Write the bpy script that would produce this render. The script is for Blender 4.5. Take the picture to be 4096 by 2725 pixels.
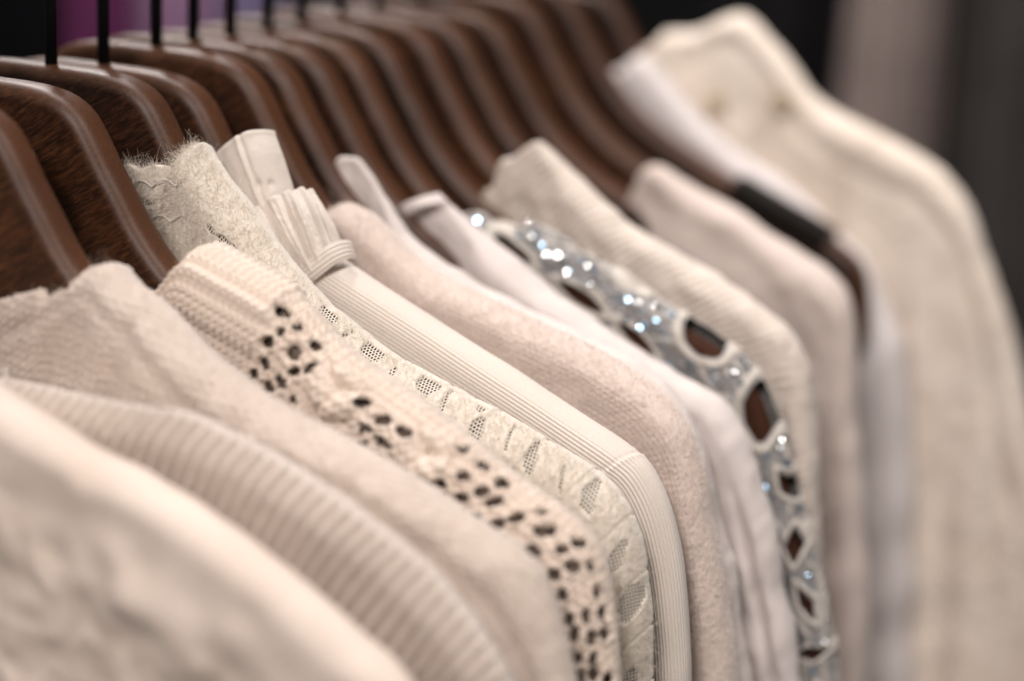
import bpy, math, random
import numpy as np
from mathutils import Vector, Matrix

# ------------------------------------------------------------------ scene, camera, light
S = bpy.context.scene
COL = S.collection
MM = 0.001
for o in list(bpy.data.objects):
    bpy.data.objects.remove(o)
random.seed(4)
RNG = np.random.default_rng(11)

cam_d = bpy.data.cameras.new('camera')
cam = bpy.data.objects.new('camera', cam_d); COL.objects.link(cam)
cam_d.sensor_width = 36.0
cam_d.lens = 70.0
cam_d.clip_start = 0.02
cam_d.clip_end = 60.0
pitch, azim, roll = 0.27463, 0.43402, math.radians(3.0)
fwd = Vector((-math.sin(azim) * math.cos(pitch), math.cos(azim) * math.cos(pitch), -math.sin(pitch)))
rgt = Vector((math.cos(azim), math.sin(azim), 0.0))
upv = rgt.cross(fwd)
ix = rgt * math.cos(roll) + upv * math.sin(roll)
iy = upv * math.cos(roll) - rgt * math.sin(roll)
M = Matrix((ix, iy, -fwd)).transposed().to_4x4()
M.translation = Vector((444.752, -562.852, 104.915)) * MM
cam.matrix_world = M
cam_d.dof.use_dof = True
cam_d.dof.focus_distance = 0.666
cam_d.dof.aperture_fstop = 2.9
S.camera = cam

S.render.engine = 'CYCLES'
S.cycles.use_denoising = True
S.cycles.max_bounces = 8
S.cycles.diffuse_bounces = 4
S.cycles.transparent_max_bounces = 12
S.cycles.sample_clamp_indirect = 6.0
S.view_settings.view_transform = 'Standard'
S.view_settings.look = 'None'
S.view_settings.gamma = 1.0
S.view_settings.use_curve_mapping = False
S.view_settings.exposure = -0.14

world = bpy.data.worlds.new('World'); S.world = world
world.use_nodes = True
bg = world.node_tree.nodes['Background']
bg.inputs['Color'].default_value = (1.0, 0.93, 0.88, 1)
bg.inputs['Strength'].default_value = 0.13


def lamp(name, loc, target, energy, size, col, spread=180):
    d = bpy.data.lights.new(name, 'AREA')
    d.energy = energy; d.shape = 'DISK'; d.size = size; d.color = col
    d.spread = math.radians(spread)
    o = bpy.data.objects.new(name, d); COL.objects.link(o)
    o.location = loc
    o.rotation_euler = (Vector(target) - Vector(loc)).to_track_quat('-Z', 'Y').to_euler()
    return o


lamp('spot_or_fill', (-0.95, 1.10, 1.00), (0.1, 0.1, -0.05), 12.5, 0.09, (1.0, 0.95, 0.92))
lamp('spot_or_fill', (0.25, 0.10, 1.75), (0.15, 0.05, -0.1), 6, 0.35, (1.0, 0.945, 0.92))
lamp('spot_or_fill', (1.0, -0.15, 1.2), (0.15, 0.12, -0.1), 12, 0.30, (1.0, 0.945, 0.91))  # fill light added at the right to brighten shoulders and cardigan
lamp('spot_or_fill', (0.45, -1.5, 1.1), (0.1, 0.0, -0.15), 27, 0.45, (1.0, 0.93, 0.89))  # added front fill, lifts the cloth faces towards the camera
lamp('spot_or_fill', (-0.5, 0.5, 1.9), (-0.5, 1.05, -0.1), 22, 0.5, (1.0, 0.95, 0.92), 90)  # unseen lamp added to brighten the clothes far behind

# ------------------------------------------------------------------ helpers


def tag(o, label=None, cat=None, group=None, kind=None):
    if label: o['label'] = label
    if cat: o['category'] = cat
    if group: o['group'] = group
    if kind: o['kind'] = kind
    return o


def empty(name, loc_mm):
    o = bpy.data.objects.new(name, None); COL.objects.link(o)
    o.location = Vector(loc_mm) * MM
    o.empty_display_size = 0.02
    return o


def mesh_obj(name, V, F, mat, parent=None, uv=None, attrs=None, smooth=True, loc=None):
    me = bpy.data.meshes.new(name)
    V = np.asarray(V, dtype=np.float32) * MM
    if isinstance(F, np.ndarray):
        n, k = F.shape
        me.vertices.add(len(V)); me.vertices.foreach_set('co', V.ravel())
        me.loops.add(n * k); me.loops.foreach_set('vertex_index', F.astype(np.int32).ravel())
        me.polygons.add(n)
        me.polygons.foreach_set('loop_start', np.arange(0, n * k, k, dtype=np.int32))
        me.update(calc_edges=True)
        me.validate()
    else:
        me.from_pydata(V.tolist(), [], F)
    if smooth:
        me.polygons.foreach_set('use_smooth', np.ones(len(me.polygons), dtype=bool))
    if uv is not None:
        lay = me.uv_layers.new(name='UVMap')
        li = np.zeros(len(me.loops), dtype=np.int32); me.loops.foreach_get('vertex_index', li)
        lay.data.foreach_set('uv', np.asarray(uv, dtype=np.float32)[li].ravel())
    for k, a in (attrs or {}).items():
        at = me.attributes.new(k, 'FLOAT', 'POINT')
        at.data.foreach_set('value', np.asarray(a, dtype=np.float32).ravel())
    me.materials.append(mat)
    me.update()
    o = bpy.data.objects.new(name, me); COL.objects.link(o)
    if parent is not None: o.parent = parent
    if loc is not None: o.location = Vector(loc) * MM
    return o


def sstep(a, b, x):
    t = np.clip((x - a) / (b - a), 0, 1)
    return t * t * (3 - 2 * t)


def vnoise(x, y, seed=0):
    """smooth lattice noise in -1..1"""
    x = np.asarray(x, float); y = np.asarray(y, float)
    xi = np.floor(x).astype(np.int64); yi = np.floor(y).astype(np.int64)
    fx = x - xi; fy = y - yi
    fx = fx * fx * (3 - 2 * fx); fy = fy * fy * (3 - 2 * fy)

    def h(a, b):
        n = (a * 374761393 + b * 668265263 + seed * 1442695041) & 0x7fffffff
        n = ((n ^ (n >> 13)) * 1274126177) & 0x7fffffff
        n = n ^ (n >> 16)
        return (n & 0xffff) / 32767.5 - 1.0
    return ((h(xi, yi) * (1 - fx) + h(xi + 1, yi) * fx) * (1 - fy)
            + (h(xi, yi + 1) * (1 - fx) + h(xi + 1, yi + 1) * fx) * fy)


def fbm(x, y, seed=0, oct=3):
    r = 0; a = 1.0; t = 0
    for k in range(oct):
        r = r + a * vnoise(x * 2 ** k, y * 2 ** k, seed + k * 17); t += a; a *= .5
    return r / t


def catmull(pts, n_per=24):
    P = np.asarray(pts, float)
    Q = np.vstack([2 * P[0] - P[1], P, 2 * P[-1] - P[-2]])
    out = []
    for i in range(1, len(Q) - 2):
        p0, p1, p2, p3 = Q[i - 1], Q[i], Q[i + 1], Q[i + 2]
        # centripetal parametrisation keeps the tight collar corners free of loops
        t0 = 0; t1 = t0 + np.linalg.norm(p1 - p0) ** .5; t2 = t1 + np.linalg.norm(p2 - p1) ** .5
        t3 = t2 + np.linalg.norm(p3 - p2) ** .5
        t = np.linspace(t1, t2, n_per, endpoint=False)[:, None]
        A1 = (t1 - t) / (t1 - t0) * p0 + (t - t0) / (t1 - t0) * p1
        A2 = (t2 - t) / (t2 - t1) * p1 + (t - t1) / (t2 - t1) * p2
        A3 = (t3 - t) / (t3 - t2) * p2 + (t - t2) / (t3 - t2) * p3
        B1 = (t2 - t) / (t2 - t0) * A1 + (t - t0) / (t2 - t0) * A2
        B2 = (t3 - t) / (t3 - t1) * A2 + (t - t1) / (t3 - t1) * A3
        out.append((t2 - t) / (t2 - t1) * B1 + (t - t1) / (t2 - t1) * B2)
    out.append(P[-1:])
    return np.vstack(out)


def resample(P, step):
    d = np.r_[0, np.cumsum(np.linalg.norm(np.diff(P, axis=0), axis=1))]
    n = max(2, int(round(d[-1] / step)) + 1) if np.isscalar(step) else None
    s = np.linspace(0, d[-1], n)
    return np.stack([np.interp(s, d, P[:, k]) for k in range(P.shape[1])], 1), s


def grid_faces(ns, nv, base=0):
    i = np.arange(ns - 1)[:, None]; j = np.arange(nv - 1)[None, :]
    a = base + i * nv + j
    return np.stack([a, a + 1, a + nv + 1, a + nv], -1).reshape(-1, 4)


# ------------------------------------------------------------------ materials
MATS = {}


def nodes_of(name):
    m = bpy.data.materials.new(name); m.use_nodes = True
    nt = m.node_tree
    b = nt.nodes['Principled BSDF']
    return m, nt, b, lambda t, **k: _n(nt, t, **k)


def _n(nt, t, **k):
    n = nt.nodes.new(t)
    for a, v in k.items():
        if a in n.inputs.keys():
            n.inputs[a].default_value = v
        else:
            setattr(n, a, v)
    return n


def fabric(name, col, col2=None, rough=0.92, sheen=0.25, bump=0.25, scale=900.0, blotch=14.0,
           weave=None, attr=None, attr_col=None):
    """matt cloth: fibre noise bump, faint tone variation; attr mixes in a second yarn colour"""
    m, nt, b, N = nodes_of(name)
    L = nt.links.new
    tc = N('ShaderNodeTexCoord')
    if min(col) > .3:
        tint = (1.01, .98, .985) if name != 'wool_lace' else (1.0, .98, .98)
        col = tuple(a * t for a, t in zip(col, tint)); col2 = tuple(a * t for a, t in zip(col2, tint)) if col2 else None
    n1 = N('ShaderNodeTexNoise', Scale=blotch, Detail=4.0, Roughness=0.6)
    L(tc.outputs['Object'], n1.inputs['Vector'])
    c2 = col2 or tuple(c * 0.9 for c in col)
    mx = N('ShaderNodeMix', data_type='RGBA')
    mx.inputs['A'].default_value = (*col, 1); mx.inputs['B'].default_value = (*c2, 1)
    rmp = N('ShaderNodeMapRange', **{'From Min': .35, 'From Max': .65})
    L(n1.outputs['Fac'], rmp.inputs['Value']); L(rmp.outputs['Result'], mx.inputs['Factor'])
    out = mx.outputs['Result']
    n2 = N('ShaderNodeTexNoise', Scale=scale, Detail=3.0, Roughness=0.7)
    L(tc.outputs['Object'], n2.inputs['Vector'])
    # fibre speckle
    mv = N('ShaderNodeMix', data_type='RGBA', blend_type='MULTIPLY')
    mv.inputs['Factor'].default_value = 0.35
    r2 = N('ShaderNodeMapRange', **{'From Min': .25, 'From Max': .75, 'To Min': .72, 'To Max': 1.12})
    L(n2.outputs['Fac'], r2.inputs['Value'])
    L(out, mv.inputs['A']); L(r2.outputs['Result'], mv.inputs['B'])
    out = mv.outputs['Result']
    if attr:
        at = N('ShaderNodeAttribute', attribute_name=attr)
        m3 = N('ShaderNodeMix', data_type='RGBA')
        m3.inputs['B'].default_value = (*attr_col, 1)
        L(at.outputs['Fac'], m3.inputs['Factor']); L(out, m3.inputs['A'])
        out = m3.outputs['Result']
    L(out, b.inputs['Base Color'])
    b.inputs['Roughness'].default_value = rough
    b.inputs['Specular IOR Level'].default_value = 0.15
    b.inputs['Sheen Weight'].default_value = sheen
    b.inputs['Sheen Roughness'].default_value = 0.5
    bp = N('ShaderNodeBump', Strength=bump, Distance=0.0004)
    hgt = n2.outputs['Fac']
    if weave:
        uvn = N('ShaderNodeUVMap', uv_map='UVMap')
        w1 = N('ShaderNodeTexWave', Scale=weave, bands_direction='X')
        w2 = N('ShaderNodeTexWave', Scale=weave, bands_direction='Y')
        L(uvn.outputs['UV'], w1.inputs['Vector']); L(uvn.outputs['UV'], w2.inputs['Vector'])
        ad = N('ShaderNodeMath', operation='ADD')
        L(w1.outputs['Fac'], ad.inputs[0]); L(w2.outputs['Fac'], ad.inputs[1])
        a2 = N('ShaderNodeMath', operation='ADD')
        L(ad.outputs[0], a2.inputs[0]); L(n2.outputs['Fac'], a2.inputs[1])
        hgt = a2.outputs[0]
    L(hgt, bp.inputs['Height']); L(bp.outputs['Normal'], b.inputs['Normal'])
    MATS[name] = m
    return m


def wood():
    m, nt, b, N = nodes_of('dark_walnut')
    L = nt.links.new
    tc = N('ShaderNodeTexCoord'); oi = N('ShaderNodeObjectInfo')
    mp = N('ShaderNodeMapping'); mp.inputs['Rotation'].default_value = (0, math.radians(32), 0)
    mp.inputs['Scale'].default_value = (1.0, 1.0, 1.0)
    off = N('ShaderNodeVectorMath', operation='SCALE')
    cx = N('ShaderNodeCombineXYZ'); L(oi.outputs['Random'], cx.inputs[0]); L(oi.outputs['Random'], cx.inputs[2])
    L(cx.outputs[0], off.inputs[0]); off.inputs['Scale'].default_value = 7.0
    ad = N('ShaderNodeVectorMath', operation='ADD')
    L(tc.outputs['Object'], ad.inputs[0]); L(off.outputs[0], ad.inputs[1])
    L(ad.outputs[0], mp.inputs['Vector'])
    st = N('ShaderNodeVectorMath', operation='MULTIPLY'); st.inputs[1].default_value = (90, 900, 900)
    L(mp.outputs[0], st.inputs[0])
    g = N('ShaderNodeTexNoise', Scale=1.0, Detail=5.0, Roughness=0.7); L(st.outputs[0], g.inputs['Vector'])
    st2 = N('ShaderNodeVectorMath', operation='MULTIPLY'); st2.inputs[1].default_value = (260, 2300, 2300)
    L(mp.outputs[0], st2.inputs[0])
    g2 = N('ShaderNodeTexNoise', Scale=1.0, Detail=2.0, Roughness=0.6); L(st2.outputs[0], g2.inputs['Vector'])
    big = N('ShaderNodeTexNoise', Scale=26.0, Detail=3.0); L(ad.outputs[0], big.inputs['Vector'])
    cr = N('ShaderNodeValToRGB')
    e = cr.color_ramp.elements
    e[0].position = 0.40; e[0].color = (0.006, 0.0022, 0.001, 1)
    e[1].position = 0.62; e[1].color = (0.075, 0.026, 0.009, 1)
    k = e.new(0.5); k.color = (0.021, 0.0073, 0.003, 1)
    mxa = N('ShaderNodeMix', data_type='FLOAT'); mxa.inputs['Factor'].default_value = 0.45
    L(g.outputs['Fac'], mxa.inputs['A']); L(g2.outputs['Fac'], mxa.inputs['B'])
    mxb = N('ShaderNodeMix', data_type='FLOAT'); mxb.inputs['Factor'].default_value = 0.3
    L(mxa.outputs['Result'], mxb.inputs['A']); L(big.outputs['Fac'], mxb.inputs['B'])
    L(mxb.outputs['Result'], cr.inputs['Fac'])
    hs = N('ShaderNodeHueSaturation')
    mr = N('ShaderNodeMapRange', **{'To Min': 0.8, 'To Max': 1.5}); L(oi.outputs['Random'], mr.inputs['Value'])
    L(mr.outputs['Result'], hs.inputs['Value']); L(cr.outputs['Color'], hs.inputs['Color'])
    # worn polish on the rounded upper edge (attribute painted on the mesh: real wear, not light)
    at = N('ShaderNodeAttribute', attribute_name='wear')
    wn = N('ShaderNodeMath', operation='MULTIPLY'); L(at.outputs['Fac'], wn.inputs[0]); L(mxb.outputs['Result'], wn.inputs[1])
    mw = N('ShaderNodeMix', data_type='RGBA'); mw.inputs['B'].default_value = (0.11, 0.044, 0.02, 1)
    L(wn.outputs[0], mw.inputs['Factor']); L(hs.outputs['Color'], mw.inputs['A'])
    L(mw.outputs['Result'], b.inputs['Base Color'])
    rr = N('ShaderNodeMapRange', **{'To Min': 0.30, 'To Max': 0.60}); L(mxa.outputs['Result'], rr.inputs['Value'])
    L(rr.outputs['Result'], b.inputs['Roughness'])
    b.inputs['Specular IOR Level'].default_value = 0.36
    bp = N('ShaderNodeBump', Strength=0.35, Distance=0.0003)
    L(mxa.outputs['Result'], bp.inputs['Height']); L(bp.outputs['Normal'], b.inputs['Normal'])
    return m


def plain(name, col, rough=0.5, metal=0.0, spec=0.5):
    m, nt, b, N = nodes_of(name)
    n = N('ShaderNodeTexNoise', Scale=180.0, Detail=3.0)
    tc = N('ShaderNodeTexCoord'); nt.links.new(tc.outputs['Object'], n.inputs['Vector'])
    mx = N('ShaderNodeMix', data_type='RGBA')
    mx.inputs['A'].default_value = (*[c * .82 for c in col], 1); mx.inputs['B'].default_value = (*[min(1, c * 1.15) for c in col], 1)
    nt.links.new(n.outputs['Fac'], mx.inputs['Factor']); nt.links.new(mx.outputs['Result'], b.inputs['Base Color'])
    b.inputs['Roughness'].default_value = rough; b.inputs['Metallic'].default_value = metal
    b.inputs['Specular IOR Level'].default_value = spec
    return m


def lace_material():
    m = fabric('wool_lace', (0.80, 0.735, 0.64), (0.75, 0.68, 0.575), sheen=.45, bump=.6, scale=1500)
    nt = m.node_tree; L = nt.links.new
    N = lambda t, **k: _n(nt, t, **k)
    b = nt.nodes['Principled BSDF']; out = nt.nodes['Material Output']
    uv = N('ShaderNodeUVMap', uv_map='UVMap')
    br = N('ShaderNodeTexBrick', Scale=1.0)
    br.inputs['Mortar Size'].default_value = 0.27; br.inputs['Mortar Smooth'].default_value = 0.3
    br.inputs['Brick Width'].default_value = 1.15; br.inputs['Row Height'].default_value = 1.5
    br.inputs['Color1'].default_value = (1, 1, 1, 1); br.inputs['Color2'].default_value = (1, 1, 1, 1)
    br.inputs['Mortar'].default_value = (0, 0, 0, 1)
    # uv holds millimetres; the net has slot-like holes
    sc = N('ShaderNodeVectorMath', operation='MULTIPLY'); sc.inputs[1].default_value = (1, 1, 1)
    L(uv.outputs['UV'], sc.inputs[0]); L(sc.outputs[0], br.inputs['Vector'])
    at = N('ShaderNodeAttribute', attribute_name='net')
    mu = N('ShaderNodeMath', operation='MULTIPLY')
    bw = N('ShaderNodeRGBToBW'); L(br.outputs['Color'], bw.inputs[0])
    L(bw.outputs[0], mu.inputs[0]); L(at.outputs['Fac'], mu.inputs[1])
    tr = N('ShaderNodeBsdfTransparent'); mix = N('ShaderNodeMixShader')
    L(mu.outputs[0], mix.inputs[0]); L(b.outputs[0], mix.inputs[1]); L(tr.outputs[0], mix.inputs[2])
    L(mix.outputs[0], out.inputs['Surface'])
    return m


WOOD = wood()
BLACK = plain('black_metal', (0.004, 0.004, 0.005), 0.5, spec=.12)
GRIP = plain('black_rubber', (0.006, 0.004, 0.003), 0.7, spec=.2)
STEEL = plain('rail_steel', (0.35, 0.35, 0.36), 0.3, 1.0)
LACE = lace_material()
F_CABLE = fabric('cream_wool', (0.76, 0.67, 0.575), (0.73, 0.63, 0.53), sheen=.3, bump=.5, scale=1100)
F_GREY = fabric('oatmeal_wool', (0.67, 0.585, 0.505), (0.61, 0.525, 0.45), sheen=.4, bump=.7, scale=800)
F_RIB = fabric('ribbed_beige', (0.64, 0.57, 0.50), (0.57, 0.50, 0.435), sheen=.3, bump=.4, scale=900)
F_FRONT = fabric('cream_crepe', (0.78, 0.68, 0.59), (0.73, 0.625, 0.53), sheen=.2, bump=.2, scale=700, blotch=30)
F_CORD = fabric('ecru_cord', (0.71, 0.655, 0.585), (0.69, 0.63, 0.56), sheen=.2, bump=.35, scale=1600, blotch=8)
F_BLUSH = fabric('blush_knit', (0.71, 0.61, 0.535), (0.68, 0.59, 0.52), sheen=.4, bump=.5, scale=1000, blotch=20)
F_WHITE = fabric('white_jersey', (0.70, 0.645, 0.605), (0.67, 0.61, 0.57), sheen=.15, bump=.2, scale=1400)
F_WHITE2 = fabric('white_poplin', (0.70, 0.65, 0.615), (0.68, 0.625, 0.59), sheen=.15, bump=.15, scale=1500)
F_IVORY = fabric('ivory_knit', (0.71, 0.64, 0.56), (0.66, 0.585, 0.51), sheen=.25, bump=.5, scale=700)
F_BEIGE = fabric('beige_merino', (0.69, 0.60, 0.54), (0.66, 0.57, 0.51), sheen=.3, bump=.3, scale=1200)
F_PEARL = fabric('pale_grey_cotton', (0.70, 0.665, 0.645), (0.66, 0.62, 0.60), sheen=.1, bump=.2, scale=1200)
F_CARDI = fabric('cream_cardigan', (0.80, 0.725, 0.63), (0.76, 0.67, 0.565), sheen=.2, bump=.15, scale=900, blotch=22)


def silver_lace():
    m = fabric('silver_lace', (0.33, 0.32, 0.31), (0.24, 0.235, 0.23), rough=.55, sheen=.1, bump=.9, scale=1300,
               blotch=120, attr='rim', attr_col=(0.66, 0.60, 0.535))
    return m


F_SILVER = silver_lace()
SEQUIN = plain('sequin_foil', (0.86, 0.88, 0.92), 0.16, 1.0)
SEQUIN_BLUE = plain('sequin_foil_blue', (0.45, 0.70, 1.0), 0.10, 1.0)

# ------------------------------------------------------------------ the dark shop behind
def backdrop():
    w = plain('charcoal_wall', (0.012, 0.012, 0.013), .8)
    f = plain('dark_floor', (0.05, 0.045, 0.04), .5)
    mesh_obj('floor', [(-6000, -3000, -1350), (6000, -3000, -1350), (6000, 6000, -1350), (-6000, 6000, -1350)],
             np.array([[0, 1, 2, 3]]), f)
    bpy.data.objects['floor']['kind'] = 'structure'
    o = mesh_obj('back_wall', [(-6000, 4000, -1350), (6000, 4000, -1350), (6000, 4000, 2500), (-6000, 4000, 2500),
                               (-6000, 4100, -1350), (6000, 4100, -1350), (6000, 4100, 2500), (-6000, 4100, 2500)],
                 [(0, 1, 2, 3), (5, 4, 7, 6), (3, 2, 6, 7), (1, 5, 6, 2), (4, 0, 3, 7)], w, smooth=False)
    o['kind'] = 'structure'


backdrop()


def draped(name, label, cat, x, y, w, ztop, zbot, col, seed, depth=60, turn=0, flare=1.25, group=None, rough=.9):
    """a garment hanging on a farther rack: a closed folded tube with shoulders"""
    mat = fabric(name + '_cloth', col, tuple(c * .75 for c in col), sheen=0, scale=400, rough=rough)
    mat.node_tree.nodes['Principled BSDF'].inputs['Specular IOR Level'].default_value = .03
    n, m = 96, 40
    t = np.linspace(0, 2 * np.pi, n, endpoint=False)
    V = []
    for j in range(m):
        f = j / (m - 1)
        z = ztop + (zbot - ztop) * f
        sh = math.sin(min(1, f / .09) * math.pi / 2) ** .7 * .97 + .03
        ww = w / 2 * sh * (1 + (flare - 1) * f)
        fold = 1 + .18 * f ** .5 * vnoise(np.cos(t) * 2.5 + 9, np.sin(t) * 2.5 + f * .6, seed) + .10 * f ** .5 * np.sin(t * 9 + seed)
        V.append(np.stack([np.cos(t) * ww * fold, np.sin(t) * depth * fold * (.25 + .75 * sh), np.full(n, z)], 1))
    V = np.vstack(V)
    F = [(j * n + i, j * n + (i + 1) % n, (j + 1) * n + (i + 1) % n, (j + 1) * n + i) for j in range(m - 1) for i in range(n)]
    o = mesh_obj(name, V, F, mat, None, loc=(x, y, 0))
    o.rotation_euler.z = turn
    return tag(o, label, cat, group)


GB = 'clothes on the rack far behind'
draped('dark_coat', 'black coat on the far rack behind the first hook', 'coat', -760, 840, 250, 330, -900, (0.004, 0.004, 0.005), 1, group=GB)
draped('magenta_dress', 'bright magenta dress blurred behind the first two hooks', 'dress', -618, 850, 62, 300, -800, (0.11, 0.026, 0.08), 2, depth=40, turn=.4, flare=1.0, group=GB)
draped('lilac_blouse', 'lilac pink blouse blurred behind the second and third hook', 'blouse', -552, 880, 80, 310, -620, (0.26, 0.15, 0.25), 3, depth=40, turn=.4, flare=1.0, group=GB)
draped('lavender_shirt', 'grey lavender shirt blurred behind the fourth hook', 'shirt', -494, 900, 58, 310, -620, (0.17, 0.14, 0.24), 4, depth=40, turn=.4, flare=1.0, group=GB)
draped('dark_blazer', 'near black blazer blurred behind the middle hooks', 'blazer', -440, 930, 62, 320, -620, (0.012, 0.009, 0.012), 5, depth=40, turn=.4, flare=1.0, group=GB)
draped('dusty_pink_shirt', 'dusty pink shirt blurred behind the last visible hooks', 'shirt', -392, 940, 48, 310, -620, (0.13, 0.075, 0.08), 6, depth=40, turn=.4, flare=1.0, group=GB)
draped('grey_overcoat', 'dark grey overcoat blurred behind the brown hanger tops', 'coat', -290, 985, 150, 330, -900, (0.03, 0.028, 0.027), 7, depth=45, turn=.4, flare=1.0, group=GB)
draped('black_dress', 'black dress filling the dark gap beside the cream cardigan neck', 'dress', -92, 1130, 130, 330, -900, (0.010, 0.009, 0.010), 8, depth=50, turn=.4, flare=1.0, group=GB)
draped('mauve_dress', 'dusty mauve dress hanging in the dark above the cream cardigan shoulder', 'dress', 12, 1110, 74, 330, -900, (0.24, 0.19, 0.175), 9, depth=45, turn=.4, flare=1.25, group=GB)
draped('charcoal_coat', 'charcoal coat beside the mauve dress', 'coat', 96, 1180, 120, 330, -900, (0.06, 0.054, 0.052), 10, depth=50, turn=.4, flare=1.1, group=GB)
draped('black_jacket', 'black jacket at the end of the far rack beside the charcoal coat', 'jacket', 190, 1230, 110, 330, -900, (0.010, 0.011, 0.012), 12, depth=50, turn=.4, flare=1.0, group=GB)

# ------------------------------------------------------------------ rail and hangers
def tube(path, r, n=14, closed_ends=True):
    P = np.asarray(path, float)
    T = np.gradient(P, axis=0); T /= np.linalg.norm(T, axis=1)[:, None]
    ref = np.array([0, 1, 0.0]) if abs(T[0][1]) < .9 else np.array([1.0, 0, 0])
    V = []
    for p, t in zip(P, T):
        a = np.cross(t, ref); a /= np.linalg.norm(a); b = np.cross(t, a); ref = np.cross(a, t)
        th = np.linspace(0, 2 * np.pi, n, endpoint=False)[:, None]
        V.append(p + r * (np.cos(th) * a + np.sin(th) * b))
    V = np.vstack(V); m = len(P)
    F = [(j * n + i, j * n + (i + 1) % n, (j + 1) * n + (i + 1) % n, (j + 1) * n + i) for j in range(m - 1) for i in range(n)]
    if closed_ends:
        F += [tuple(range(n))[::-1], tuple(range((m - 1) * n, m * n))]
    return V, F


RAIL_Z = 242.0
V, F = tube([(0, y, RAIL_Z) for y in np.linspace(-700, 1000, 8)], 4.0, 20)
rail = mesh_obj('clothes_rail', V, F, STEEL)
tag(rail, 'steel rail running above the row of wooden hangers', 'rail')

HTOP = [(0, 0.5), (20, 0.4), (30, -0.4), (38, -2.4), (45, -7), (50.5, -14.5), (55, -22), (61, -31), (67.5, -41), (75.5, -50.5),
        (86, -60), (99, -68.5), (120, -79), (150, -92), (180, -104.5), (197, -113), (205, -120.5), (209, -132), (210.5, -156)]
HBOT = [(0, -52), (30, -58), (60, -75), (90, -92), (120, -106), (150, -119), (174, -131), (190, -146), (200, -164), (207, -166), (210, -161)]


def hanger_mesh():
    top = catmull(HTOP); bot = catmull(HBOT)
    N = 90
    def rs(P, n):
        d = np.r_[0, np.cumsum(np.linalg.norm(np.diff(P, axis=0), axis=1))]
        s = np.linspace(0, d[-1], n)
        return np.stack([np.interp(s, d, P[:, 0]), np.interp(s, d, P[:, 1])], 1)
    t = rs(top, N); b = rs(bot, N)
    top_all = np.vstack([t[::-1] * [-1, 1], t[1:]])          # left tip -> right tip
    bot_all = np.vstack([b[::-1] * [-1, 1], b[1:]])
    n = len(top_all)
    loop = np.vstack([top_all, bot_all[::-1]])
    # outward normals of the loop (clockwise)
    d = np.roll(loop, -2, 0) - np.roll(loop, 2, 0)
    nr = np.stack([-d[:, 1], d[:, 0]], 1); nr /= np.linalg.norm(nr, axis=1)[:, None] + 1e-9
    hw, R = 7.6, 5.2
    rings = []; wear = []
    prof = []
    for k in range(7):
        a = math.pi / 2 * k / 6
        prof.append((R * (1 - math.sin(a)), -hw + R * (1 - math.cos(a))))   # inset, y : face edge -> side
    prof += [(p[0], -p[1]) for p in prof[::-1]]
    for ins, y in prof:
        q = loop - nr * ins
        rings.append(np.stack([q[:, 0], np.full(len(q), y), q[:, 1]], 1))
        w = np.zeros(len(q)); w[:n] = max(0, 1 - ins / R)
        wear.append(w)
    m = len(loop); V = np.vstack(rings); wear = np.concatenate(wear)
    F = []
    for k in range(len(prof) - 1):
        for i in range(m):
            j = (i + 1) % m
            F.append((k * m + i, k * m + j, (k + 1) * m + j, (k + 1) * m + i))
    K = (len(prof) - 1) * m
    for i in range(n - 1):
        a, b2 = i, i + 1; c, d2 = m - 1 - (i + 1), m - 1 - i
        F.append((d2, c, b2, a)); F.append((K + a, K + b2, K + c, K + d2))
    return V, F, wear


def hook_mesh():
    zc = RAIL_Z + 0.5; r = 7.2
    path = [(0, 0, z) for z in np.linspace(-6, zc - 18, 6)]
    path += [(-2.5, 0, zc - 20.5), (-7.5, 0, zc - 16.4)] if False else []
    pts = [(0, 0, zc - 14), (3.5, 0, zc - 9)]
    for a in np.linspace(-40, 205, 26):
        pts.append((r * math.cos(math.radians(a)), 0, zc + r * math.sin(math.radians(a))))
    P = np.vstack([np.array(path), catmull(pts, 4)])
    return tube(P, 2.3, 14)


HY = [-77, -40, 0, 30, 62, 87, 114, 140, 167, 200, 235, 271, 311, 358, 378, 412]
HLAB = [
    'dark wooden hanger inside the oatmeal sweater, only its lower arm in view',
    'dark wooden hanger inside the cream cable knit, with a round screw hole in its face',
    'walnut hanger inside the fuzzy lace blouse, its black hook first in the row',
    'walnut hanger behind the fuzzy lace collar, holding the corduroy blouse',
    'brown wooden hanger whose face shows above the buttonhole tab, holding the blush knit',
    'brown wooden hanger holding the white pointed collar shirt',
    'brown wooden hanger between the two white shirt collars',
    'brown wooden hanger holding the silver lace top',
    'brown wooden hanger holding the ivory knit with ragged neck',
    'bare brown hanger just behind the ragged ivory collar',
    'bare brown hanger in front of the widest gap between hangers',
    'brown wooden hanger with broad face showing, holding the beige knit',
    'bare brown hanger between the beige knit and the hanger with black grip',
    'bare brown hanger with a black grip strip on its arm',
    'brown hanger holding the pale grey top below the cream cardigan',
    'brown hanger inside the cream cardigan collar',
]
HDX = [0, 1, 0, 0, 0.5, 0, -0.5, 0.5, 0, 0.5, -1, 0.5, 0, -3, -12, 0]
HDZ = [0, 0.3, 0, -3.0, 0.6, 0.5, -0.3, 0, 1.0, 2.0, 0, 0, 4, 7, 0, 0]
hv, hf, hw_ = hanger_mesh()
h0 = empty('wooden_hanger', (0, HY[0], 0))
hb = mesh_obj('hanger_body', hv, hf, WOOD, h0, attrs={'wear': hw_})
kv, kf = hook_mesh()
hk = mesh_obj('hook', kv, kf, BLACK, h0)
GH = 'wooden hangers along the rail'
HANGERS = []
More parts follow.
